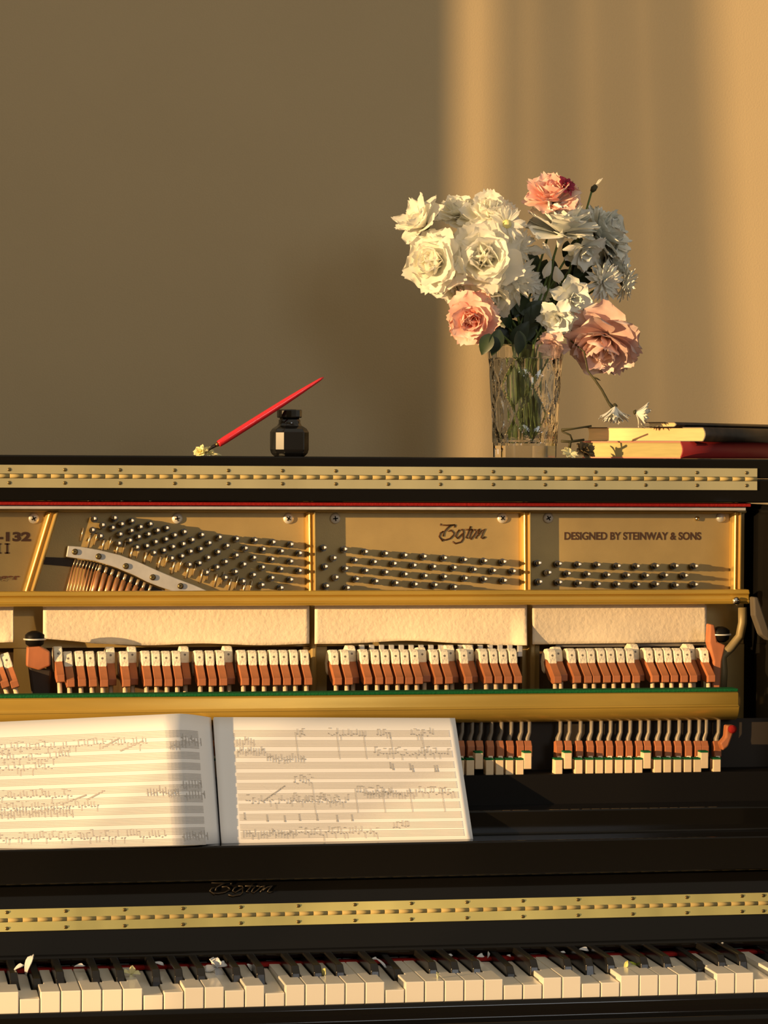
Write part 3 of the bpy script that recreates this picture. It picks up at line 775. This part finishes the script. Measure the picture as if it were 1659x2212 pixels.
DAI = [(15, 1.05, .16, 72, 100, 0), (13, .98, .15, 66, 86, .03)]
COR = [(6, 1.1, .42, 60, 88, 0), (6, 1.0, .38, 42, 56, .03), (5, .75, .30, 22, 15, .05)]
BELL = [(16, 1.3, .16, 34, 62, 0), (13, 1.2, .16, 15, 36, 0)]
YV = .565
VC = at(1134, 985, YV); VC.z = LZ
kv = (YV-CAM.y)/FPX
mouth = at(1135, 745, YV)
def flower(name, u, v, Y, rpx, A, seed, layers, material, label, cat='flower', stem=True, heart=None, ruf=.045, centre=False, group=None, calyx=True):
    kk = (Y-CAM.y)/FPX; c = at(u, v, Y); rad = rpx*kk*(1.14 if layers is not DAI and layers is not BELL else 1)
    A = Vector(A).normalized()
    t = thing(name, c-A*rad*.35, label, cat, group or {'peony': 'peony blooms in the crystal vase', 'daisy': 'daisies on the piano', 'chrysanthemum': 'chrysanthemums in the crystal vase'}.get(name))
    blossom(c, rad, A, seed, layers, ruf).build('petals', material, t, fixn=False)
    if heart is not None:
        blossom(c+A*rad*.15, rad*.45, A, seed+50, COR, ruf).build('inner_petals', heart, t, fixn=False)
    if centre:
        mb = MB(); e = A.orthogonal().normalized(); r_ = rad*.24
        mb.tube([c-A*rad*.32, c-A*rad*.2, c-A*rad*.08, c-A*rad*.02], [r_, r_*1.05, r_*.8, r_*.2], 12).build('flower_centre', YELLOWC, t)
    b = c-A*rad*.35
    if calyx:
        mb = MB(); mb.tube([b-A*rad*.16, b-A*rad*.06, b+A*rad*.04], [rad*.06, rad*.17, rad*.20], 8)
        mb.build('calyx', STEM, t)
    if stem:
        r2 = random.Random(seed)
        m = mouth+Vector((r2.uniform(-.022, .022), r2.uniform(-.02, .02), .0)); f = VC+Vector((r2.uniform(-.02, .02), r2.uniform(-.02, .02), .025))
        p0 = b-A*rad*.1; p1 = p0-A*.03
        path = []
        for i in range(13):
            s = i/12
            if s < .6:
                q = s/.6; a_ = rr(p0, p1, min(1, q*1.0)); path.append((1-q)**2*p0+2*q*(1-q)*(p1+Vector((0, 0, .0)))+q*q*m)
            else: path.append(rr(m, f, (s-.6)/.4))
        MB().tube(path, .0015, 6).build('stem', STEMG, t)
    return t
L_ = Vector((-1, -.45, .1))
FLW = [
 ('peony', 938, 566, .535, 62, (-.6, -.7, -.05), 11, PEO, WHITEP, 'large white peony bloom at the lower left of the bouquet, brightest in the sun'),
 ('peony', 1045, 555, .530, 74, (-.15, -1, .05), 12, PEO, WHITEP, 'full white peony bloom in the middle of the bouquet, largest of the sunlit ones'),
 ('peony', 1058, 462, .560, 56, (-.1, -.6, .6), 13, PEO, WHITEP, 'white peony bloom at the top of the sunlit left half of the bouquet'),
 ('peony', 905, 476, .560, 54, (-.75, -.35, .55), 14, COR+[(6, 1.2, .3, 30, 40, 0)], WHITEP, 'white peony with loose pointed petals sticking out at the upper left of the bouquet'),
 ('peony', 988, 455, .590, 44, (-.2, -.5, .8), 16, PEO[:4], WHITEP, 'small pale peony half hidden behind the two upper left white blooms'),
 ('peony', 1062, 640, .545, 52, (-.1, -.75, -.6), 18, PEO[:5], WHITEP, 'white peony with petals hanging down just above the left pink bloom'),
 ('peony', 972, 616, .565, 40, (-.5, -.5, -.7), 19, PEO[:4], WHITEP, 'white peony petals spreading below the lower left bloom'),
]
for i, (n_, u, v, Y, r_, A_, sd, ly, m_, lb) in enumerate(FLW): flower(n_, u, v, Y, r_, A_, sd, ly, m_, lb)
flower('daisy', 1098, 482, .525, 40, (.1, -1, .15), 21, DAI, WHITEP, 'narrow-petalled white daisy with yellow centre at the upper middle of the bouquet', centre=True)
flower('chrysanthemum', 1110, 598, .535, 46, (-.25, -.9, .1), 22, CHR, WHITEP, 'white chrysanthemum with thin petals at the right edge of the sunlit blooms')
flower('chrysanthemum', 1116, 532, .54, 38, (-.25, -.9, .2), 23, CHR, WHITEP, 'small white chrysanthemum just below the daisy with the yellow centre')
flower('peony', 1020, 690, .525, 50, (-.35, -.9, -.25), 31, PEO, PINKP, 'pink peony bloom with coral heart above the left rim of the vase', heart=petal_mat('coral_petal', (.9, .16, .10), (.95, .5, .36), .2))
flower('peony', 1195, 420, .56, 52, (-.2, -.6, .75), 32, PEO, PINKP, 'pink peony bloom with a dark magenta patch at the top of the bouquet')
tg = flower('petal_cluster', 1224, 400, .545, 20, (.6, -.7, .4), 33, COR, MAGENTA, 'dark magenta wilted petals on the right side of the topmost pink peony', stem=False, calyx=False, cat='petal')
flower('peony', 1302, 742, .55, 74, (-.35, -.65, -.75), 34, PEO, PINK2, 'dusty pink drooping peony hanging to the right of the vase')
flower('peony', 1192, 748, .545, 30, (-.3, -.8, -.5), 35, COR, PINK2, 'small dusty pink bloom hanging over the right rim of the vase')
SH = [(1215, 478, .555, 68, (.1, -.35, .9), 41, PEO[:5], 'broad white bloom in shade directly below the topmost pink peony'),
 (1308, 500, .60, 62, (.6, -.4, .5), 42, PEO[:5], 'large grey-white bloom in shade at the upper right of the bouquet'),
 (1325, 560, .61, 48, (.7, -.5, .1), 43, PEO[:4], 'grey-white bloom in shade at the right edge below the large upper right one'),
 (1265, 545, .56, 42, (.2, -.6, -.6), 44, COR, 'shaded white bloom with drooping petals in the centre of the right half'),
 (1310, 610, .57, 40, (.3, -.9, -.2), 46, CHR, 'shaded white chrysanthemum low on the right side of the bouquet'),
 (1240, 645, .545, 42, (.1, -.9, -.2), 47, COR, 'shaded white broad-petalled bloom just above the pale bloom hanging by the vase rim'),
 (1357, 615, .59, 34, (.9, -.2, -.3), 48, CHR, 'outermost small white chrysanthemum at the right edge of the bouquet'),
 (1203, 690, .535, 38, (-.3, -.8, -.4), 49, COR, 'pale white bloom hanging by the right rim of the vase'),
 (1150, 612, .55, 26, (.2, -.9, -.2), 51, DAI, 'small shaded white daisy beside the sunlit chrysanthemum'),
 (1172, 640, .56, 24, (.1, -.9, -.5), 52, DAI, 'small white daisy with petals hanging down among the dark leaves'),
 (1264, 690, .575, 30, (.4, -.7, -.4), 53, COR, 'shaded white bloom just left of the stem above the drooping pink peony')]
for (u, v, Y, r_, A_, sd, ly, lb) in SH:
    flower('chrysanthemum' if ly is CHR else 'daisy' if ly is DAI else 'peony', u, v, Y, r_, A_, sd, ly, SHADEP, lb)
# loose flower with curling petals in front of dark leaves
t = thing('lily', at(1192, 550, .53), 'loose white flower with two curled sunlit petals in front of the dark leaves', 'flower')
mb = MB(); r_ = random.Random(3)
for (ang, L, W, x, y) in ((75, 40, 9, 1205, 535), (118, 44, 7, 1192, 560), (170, 40, 12, 1178, 545), (250, 44, 10, 1190, 562), (285, 40, 13, 1200, 575), (15, 34, 8, 1215, 540)):
    a = math.radians(ang); er = Vector((math.cos(a), 0, math.sin(a))); c = at(x, y, .54); kk = kv
    petal(mb, c, Vector((-.3, -1, 0)).normalized(), er, L*kk, W*kk, math.radians(60), math.radians(105), r_, ruf=.10, cup=-.7)
mb.build('petals', WHITEP, t, fixn=False)
MB().tube([at(1197, 552, .545), at(1185, 620, .56), at(1160, 690, .56), mouth, VC+Vector((.01, 0, .03))], .0016, 6).build('stem', STEMG, t)
# bud at top right
t = thing('flower_bud', at(1287, 405, .58), 'tiny white bud on a brown calyx sticking up at the top right of the bouquet', 'flower')
mb = MB(); r_ = random.Random(5)
for f in (-.5, .1, .6):
    petal(mb, at(1286, 404, .58), Vector((.5, -.1, .8)).normalized(), Vector((.8, f, -.5)).normalized(), 26*kv, 5*kv, .0, .25, r_, ruf=.02)
mb.build('petals', WHITEP, t, fixn=False)
MB().tube([at(1278, 414, .58), at(1282, 408, .58), at(1288, 401, .58)], [4*kv, 7*kv, 5*kv], 8).build('calyx', STEM, t)
MB().tube([at(1278, 414, .58), at(1262, 470, .59), at(1225, 600, .58), mouth+Vector((.01, .01, 0)), VC+Vector((.0, .01, .03))], .0014, 6).build('stem', STEMG, t)
# leaves
def leaf(mb, p, d, L, W, r):
    d = Vector(d).normalized(); n = Vector((r.uniform(-.4, .4), -1, r.uniform(-.4, .4))); s = d.cross(n).normalized(); n = s.cross(d)
    rows = []
    for i in range(8):
        t = i/7; w = W*math.sin(pi*min(1, t*.96+.04))**.8*(1-.3*t); q = p+d*L*t+n*(-.25*L*t*t)
        rows.append([q-s*w+n*w*.3, q, q+s*w+n*w*.3])
    mb.grid(rows)
r_ = random.Random(77)
for gi, (us, vs_, Y, n_, lb) in enumerate([((1075, 1160), (660, 740), .565, 20, 'dark green leaves filling the vase mouth below the white blooms'),
        ((1150, 1265), (535, 680), .60, 26, 'dark green leaves seen between the shaded white blooms on the right'),
        ((1060, 1190), (560, 650), .61, 14, 'dark leafy sprig behind the middle white blooms')]):
    t = thing('leafy_sprig', mouth, lb, 'leaves', 'leafy sprigs in the vase')
    mb = MB()
    for i in range(n_):
        p = at(r_.uniform(*us), r_.uniform(*vs_), Y+r_.uniform(-.015, .015)); d = (p-mouth+Vector((r_.uniform(-.05, .05), r_.uniform(-.02, .02), r_.uniform(-.02, .05))))
        leaf(mb, p-d.normalized()*.012, d, r_.uniform(.03, .045), r_.uniform(.009, .014), r_)
    if gi == 0:
        for u_, v_, dx_, L_2 in ((1078, 712, -.25, .036), (1060, 722, -.5, .030), (1120, 715, .1, .032)): leaf(mb, at(u_, v_, .505), (dx_, -.1, -1), L_2, .012, r_)
    mb.build('leaves', LEAF, t, fixn=False)
    m = MB()
    for q in range(3):
        m.tube([at((us[0]+us[1])/2+20*(q-1), sum(vs_)/2-20, Y), rr(at((us[0]+us[1])/2, sum(vs_)/2, Y), mouth, .6), mouth+Vector((.012*(q-1), .005*gi, 0)), VC+Vector((.014*(q-1), -.01+.008*gi, .025))], .0016, 6)
    m.build('stem', STEMG, t)

# ------------------------------------------------------------------ vase
vase = thing('crystal_vase', VC, 'cut crystal vase holding the bouquet on the piano lid', 'vase')
n = 168; zs = []; H = (985-738)*kv
def vr_(h):  # outer radius
    return kv*(72+13*h**1.5)
rowsO = []; m = 96
for i in range(m+1):
    h = i/m; z = h*H; row = []
    for j in range(n):
        a = 2*pi*j/n; r0 = vr_(h)
        sec = (a/(2*pi)*12) % 1; groove = 0
        if h > .88: groove = .0010*(1+math.cos(2*pi*sec))*.6
        elif h > .13:
            hh_ = (h-.13)/.75
            for sg in (1, -1):
                q = ((a/(2*pi)*6)+sg*hh_*1.5) % 1
                groove = max(groove, .0026*max(0, 1-abs(q-.5)*7))
            q = (a/(2*pi)*12) % 1
            groove = max(groove, .0014*max(0, 1-abs(q-.5)*5))
        else: groove = .0012*abs(math.sin(pi*sec))
        row.append((VC.x+(r0-groove)*math.cos(a), VC.y+(r0-groove)*math.sin(a), VC.z+.0004+z))
    rowsO.append(row)
vs = [p for r in rowsO for p in r]
def inr(h): return vr_(h)-.0062
mi = 14; zi0 = .016
for i in range(mi+1):
    h = 1-i/mi*(1-zi0/H)
    rr_ = inr(h)*(1 if i < mi-1 else .97)
    for j in range(n):
        a = 2*pi*j/n; vs.append((VC.x+rr_*math.cos(a), VC.y+rr_*math.sin(a), VC.z+.0004+h*H))
tot = m+1+mi+1
fs = [(i*n+j, i*n+(j+1) % n, (i+1)*n+(j+1) % n, (i+1)*n+j) for i in range(tot-1) for j in range(n)]
fs += [tuple(range(n))[::-1], tuple((tot-1)*n+j for j in range(n))]
MB().add(vs, fs, False).build('vase_body', GLASS, vase)

# ------------------------------------------------------------------ books
def book(name, u0, uc, vt, vb, Yc, ang_w, length, cover, pages, label, edge=None, ct=.0016, round_=True, zb=None):
    "near corner at pixel uc; page side runs back-left to u0, spine side runs back-right"
    c = at(uc, vb, Yc); top = at(uc, vt, Yc)
    z0 = zb if zb is not None else c.z; z1 = z0+(top.z-c.z)
    c.z = z0
    lx = X(u0, vb, Yc+.11)-c.x
    d1 = Vector((lx, -lx*1.0, 0)); w = d1.length; d1.normalize(); d2 = Vector((-d1.y, d1.x, 0))
    if d2.x < 0: d2 = -d2
    t = thing(name, c, label, 'book', 'stacked books on the piano lid')
    def P_(a, b, z): return c+d1*a+d2*b+Vector((0, 0, z-c.z))
    th = z1-z0
    if round_:  # rounded spine outline across the thickness: spine bulges towards -d1
        pass
    mb = MB()
    for (za, zb_) in ((z0, z0+ct), (z1-ct, z1)):
        mb.add([P_(a, b, z) for z in (za, zb_) for a, b in ((0, 0), (w, 0), (w, length), (0, length))], [(0, 1, 2, 3), (4, 5, 6, 7), (0, 1, 5, 4), (1, 2, 6, 5), (2, 3, 7, 6), (3, 0, 4, 7)])
    sp = []
    N = 7
    for i in range(N+1):
        q = i/N; sp.append((-.004*math.sin(pi*q), z0+th*q))
    inner = [(a+.0016, z) for a, z in sp][::-1]
    pts = sp+inner
    mb.prism([P_(a, 0, z) for a, z in pts], d2*length, True)
    mb.build('cover', cover, t)
    pg = MB(); N = 7; pts = []
    for i in range(N+1):
        q = i/N; pts.append((-.0022*math.sin(pi*q)+.0003, z0+ct+(th-2*ct)*q))
    for i in range(N+1):
        q = 1-i/N; pts.append((w-.003-.002*math.sin(pi*q), z0+ct+(th-2*ct)*q))
    pg.prism([P_(a, .0022, z) for a, z in pts], d2*(length-.0045), False)
    pg.build('page_block', pages, t)
    if edge:
        e = MB()
        for (za, zb_) in ((z0-.0001, z0+ct), (z1-ct, z1+.0001)):
            e.add([P_(a, b, z) for z in (za, zb_) for a, b in ((0, -.0003), (w, -.0003), (w, .001), (0, .001))], [(0, 1, 2, 3), (4, 5, 6, 7), (0, 1, 5, 4), (1, 2, 6, 5), (2, 3, 7, 6), (3, 0, 4, 7)])
        e.build('board_edge', edge, t)
    return z1
z1 = book('hardback_book', 1258, 1470, 950, 986.5, .458, 0, .27, CLOTHR, PAGEG, 'thick red cloth hardback book at the bottom of the stack on the lid', edge=PINKC, zb=LZ+.0002)
z2 = book('hardback_book', 1272, 1519, 917, 948, .462, 0, .27, CLOTHB, PAGEO, 'black hardback book with yellow page edges, middle of the stack on the lid', zb=z1+.0002, ct=.0009)
book('thin_book', 1362, 1456, 905, 915.5, .480, 0, .33, CLOTHB, PAGEO, 'thin black book with yellowed pages on top of the stack', zb=z2+.0002, ct=.0007)
# wilted blooms on and beside the stack
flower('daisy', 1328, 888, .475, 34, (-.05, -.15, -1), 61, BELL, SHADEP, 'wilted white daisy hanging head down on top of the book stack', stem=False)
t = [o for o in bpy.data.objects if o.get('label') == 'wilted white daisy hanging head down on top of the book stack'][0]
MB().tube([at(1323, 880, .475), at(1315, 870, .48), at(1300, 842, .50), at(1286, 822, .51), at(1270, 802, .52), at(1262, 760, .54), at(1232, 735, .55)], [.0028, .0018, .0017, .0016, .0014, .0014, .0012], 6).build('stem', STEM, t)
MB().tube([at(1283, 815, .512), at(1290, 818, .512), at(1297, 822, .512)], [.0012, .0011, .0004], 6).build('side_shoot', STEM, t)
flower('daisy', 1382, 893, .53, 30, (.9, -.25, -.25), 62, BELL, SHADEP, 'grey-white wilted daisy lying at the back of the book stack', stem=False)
t = thing('stem_piece', at(1262, 668, .55), 'thick brown stem between the shaded blooms and the drooping pink peony', 'stem')
MB().tube([at(1255, 655, .56), at(1265, 675, .55), at(1278, 698, .55)], [.0022, .0026, .0030], 8).build('stem', STEM, t)
t = thing('wilted_daisy', at(1245, 975, .50), 'wilted daisy with brown stems lying between the vase and the book stack', 'flower')
MB().tube([at(1213, 929, .49), at(1240, 926, .49), at(1278, 920, .485)], [.0022, .0013, .0013], 6).tube([at(1214, 932, .49), at(1232, 940, .49), at(1236, 951, .49)], .0013, 6).tube([at(1212, 953, .49), at(1232, 954, .49), at(1262, 950, .49)], .0018, 6).tube([at(1232, 954, .49), at(1230, 967, .49)], .002, 6).build('stem', STEM, t)
blossom(at(1232, 977, .495), 18*kv, (.1, -.5, .6), 63, [(9, 1, .3, 60, 90, 0)]).build('petals', CREAMP, t, fixn=False)
blossom(at(1265, 972, .505), 24*kv, (.3, -.6, .6), 64, COR).build('wilted_petals', mat('brown_petal', (.16, .12, .06), rough=.8), t, fixn=False)
t = thing('wilted_daisy', at(447, 985, .455), 'pale yellow wilted flower head lying on the lid at the tip of the pen', 'flower')
blossom(at(431, 975, .458), 15*kv, (-.5, -.6, .5), 65, COR).build('petals', CREAMP, t, fixn=False)
blossom(at(451, 975, .458), 13*kv, (.2, -.6, .5), 66, COR).build('side_petals', CREAMP, t, fixn=False)
MB().tube([at(455, 979, .458), at(468, 981, .458), at(478, 984, .458)], [.002, .0017, .001], 6).build('stem', CREAMP, t)

# ------------------------------------------------------------------ petals fallen on the keys
GREYP = petal_mat('papery_petal', (.80, .80, .80), (.70, .70, .72), .1)
def fallen(u, v, Y, L, W, ang, tilt, material, label, n=1, seed=0, name='fallen_petal', zup=0):
    r = random.Random(seed+int(u)); kk = (Y-CAM.y)/FPX
    c = at(u, v, Y); mb = MB()
    for i in range(n):
        a = math.radians(ang+i*(360/n if n > 2 else 50)+r.uniform(-15, 15)); er = Vector((math.cos(a), -.3, math.sin(a))).normalized()
        A = Vector((.1, -.5, 1)).normalized(); A = (A-er*A.dot(er)).normalized()
        petal(mb, c-er*(L*kk*(.5 if n == 1 else 0)), A, er, L*kk, W*kk, math.radians(70), math.radians(tilt), r, ruf=.06, cup=.5)
    o = mb.build(name, material, None, origin=c, fixn=False)
    s = o.modifiers.new('thick', 'SOLIDIFY'); s.thickness = .0006
    return tag(o, label, 'petal', 'fallen petals on the piano keys')
fallen(67, 2085, .07, 52, 11, 80, 95, GREYP, 'tall curled white petal standing on the keys at the far left')
fallen(42, 2092, .08, 26, 8, 20, 95, GREYP, 'crumpled grey petal just left of the tall standing one')
fallen(172, 2089, .12, 24, 6, 5, 95, GREYP, 'flat white petal against the fallboard, near the left')
fallen(283, 2104, .08, 22, 8, 80, 95, CREAMP, 'cream-green wilted petal cluster on the keys left of the middle', n=4)
fallen(343, 2084, .13, 24, 6, -10, 95, GREYP, 'thin grey petal on a black key between the two left clusters')
fallen(466, 2090, .10, 26, 12, 70, 95, GREYP, 'fluffy pale blue-white petal cluster on the keys', n=5)
fallen(540, 2092, .10, 22, 8, -60, 95, GREYP, 'small beige-white petal right of the pale blue-white cluster')
fallen(700, 2102, .06, 26, 9, 85, 95, YELLOWC, 'round pale yellow petal standing on a white key, centre')
fallen(822, 2082, .10, 34, 4, -60, 95, GREYP, 'thin curled grey petal stretched over black keys')
fallen(809, 2073, .13, 14, 5, 10, 95, GREYP, 'tiny white petal by the fallboard above the thin curled one')
fallen(942, 2108, .02, 18, 7, 90, 95, CREAMP, 'small cream petal at the front of a white key')
fallen(970, 2067, .13, 18, 5, 0, 95, GREYP, 'white petal sliver on black keys right of the centre')
fallen(1038, 2068, .13, 16, 8, 10, 95, GREYP, 'white petal piece at the foot of the fallboard, with a knobbed stalk beside it')
fallen(1053, 2062, .13, 16, 4, 85, 95, GREYP, 'short upright white stalk by the fallboard')
fallen(1099, 2066, .14, 10, 4, -20, 95, GREYP, 'tiny white speck petal right of the upright stalk')
fallen(1215, 2059, .14, 14, 4, -5, 95, GREYP, 'tiny pale petal on the black keys, left of the larger white scrap')
fallen(1261, 2054, .14, 22, 8, 0, 95, GREYP, 'white torn petal scrap on the black keys at right')
fallen(1353, 2086, .06, 30, 5, 88, 95, YELLOWC, 'tall narrow yellow petal standing on a white key at right')
fallen(1368, 2085, .075, 22, 5, -35, 95, mat('green_sprout', (.45, .55, .05), rough=.6), 'yellow-green sprout beside the tall yellow petal')
fallen(1560, 2042, .14, 14, 5, 0, 95, GREYP, 'tiny white petal on the rightmost black keys')

# ------------------------------------------------------------------ light
sun = bpy.data.lights.new('sun', 'SUN'); so = bpy.data.objects.new('sun', sun); col.objects.link(so)
sun.energy = 7.5; sun.color = (1, .63, .28); sun.angle = math.radians(.5)
d = Vector((1, .45, -.115)).normalized(); so.rotation_euler = d.to_track_quat('-Z', 'Y').to_euler()
fy = -5.2; fx0, fx1, fz0, fz1 = 1.3, 2.5, 1.62, 2.8
mb = MB(); mb.box(LW-.1, fx0, fy-.1, fy, 0, 3); mb.box(fx1, 4, fy-.1, fy, 0, 3); mb.box(fx0, fx1, fy-.1, fy, 0, fz0); mb.box(fx0, fx1, fy-.1, fy, fz1, 3)
structure(mb.build('wall_front', WALL))
mb = MB()
for a_, b_ in ((fx0, fx0+.03), (fx1-.03, fx1)): mb.box(a_, b_, fy-.08, fy-.03, fz0, fz1)
for a_, b_ in ((fz0, fz0+.04), (fz1-.04, fz1)): mb.box(fx0, fx1, fy-.08, fy-.03, a_, b_)
structure(mb.build('window_2', RIM))
al = bpy.data.lights.new('window_daylight', 'AREA'); al.shape = 'RECTANGLE'; al.size = fx1-fx0-.08; al.size_y = fz1-fz0-.1
al.energy = 28; al.color = (.92, .96, 1)
ao = bpy.data.objects.new('window_daylight', al); col.objects.link(ao); ao.location = ((fx0+fx1)/2, fy-.02, (fz0+fz1)/2)
ao.rotation_euler = (pi/2, 0, 0)
w = bpy.data.worlds.new('world'); scene.world = w; w.use_nodes = True
bg = w.node_tree.nodes['Background']; bg.inputs[0].default_value = (.405, .362, .285, 1); bg.inputs[1].default_value = 1.0
scene.view_settings.view_transform = 'Standard'; scene.view_settings.look = 'None'
scene.view_settings.exposure = 0; scene.view_settings.gamma = 1
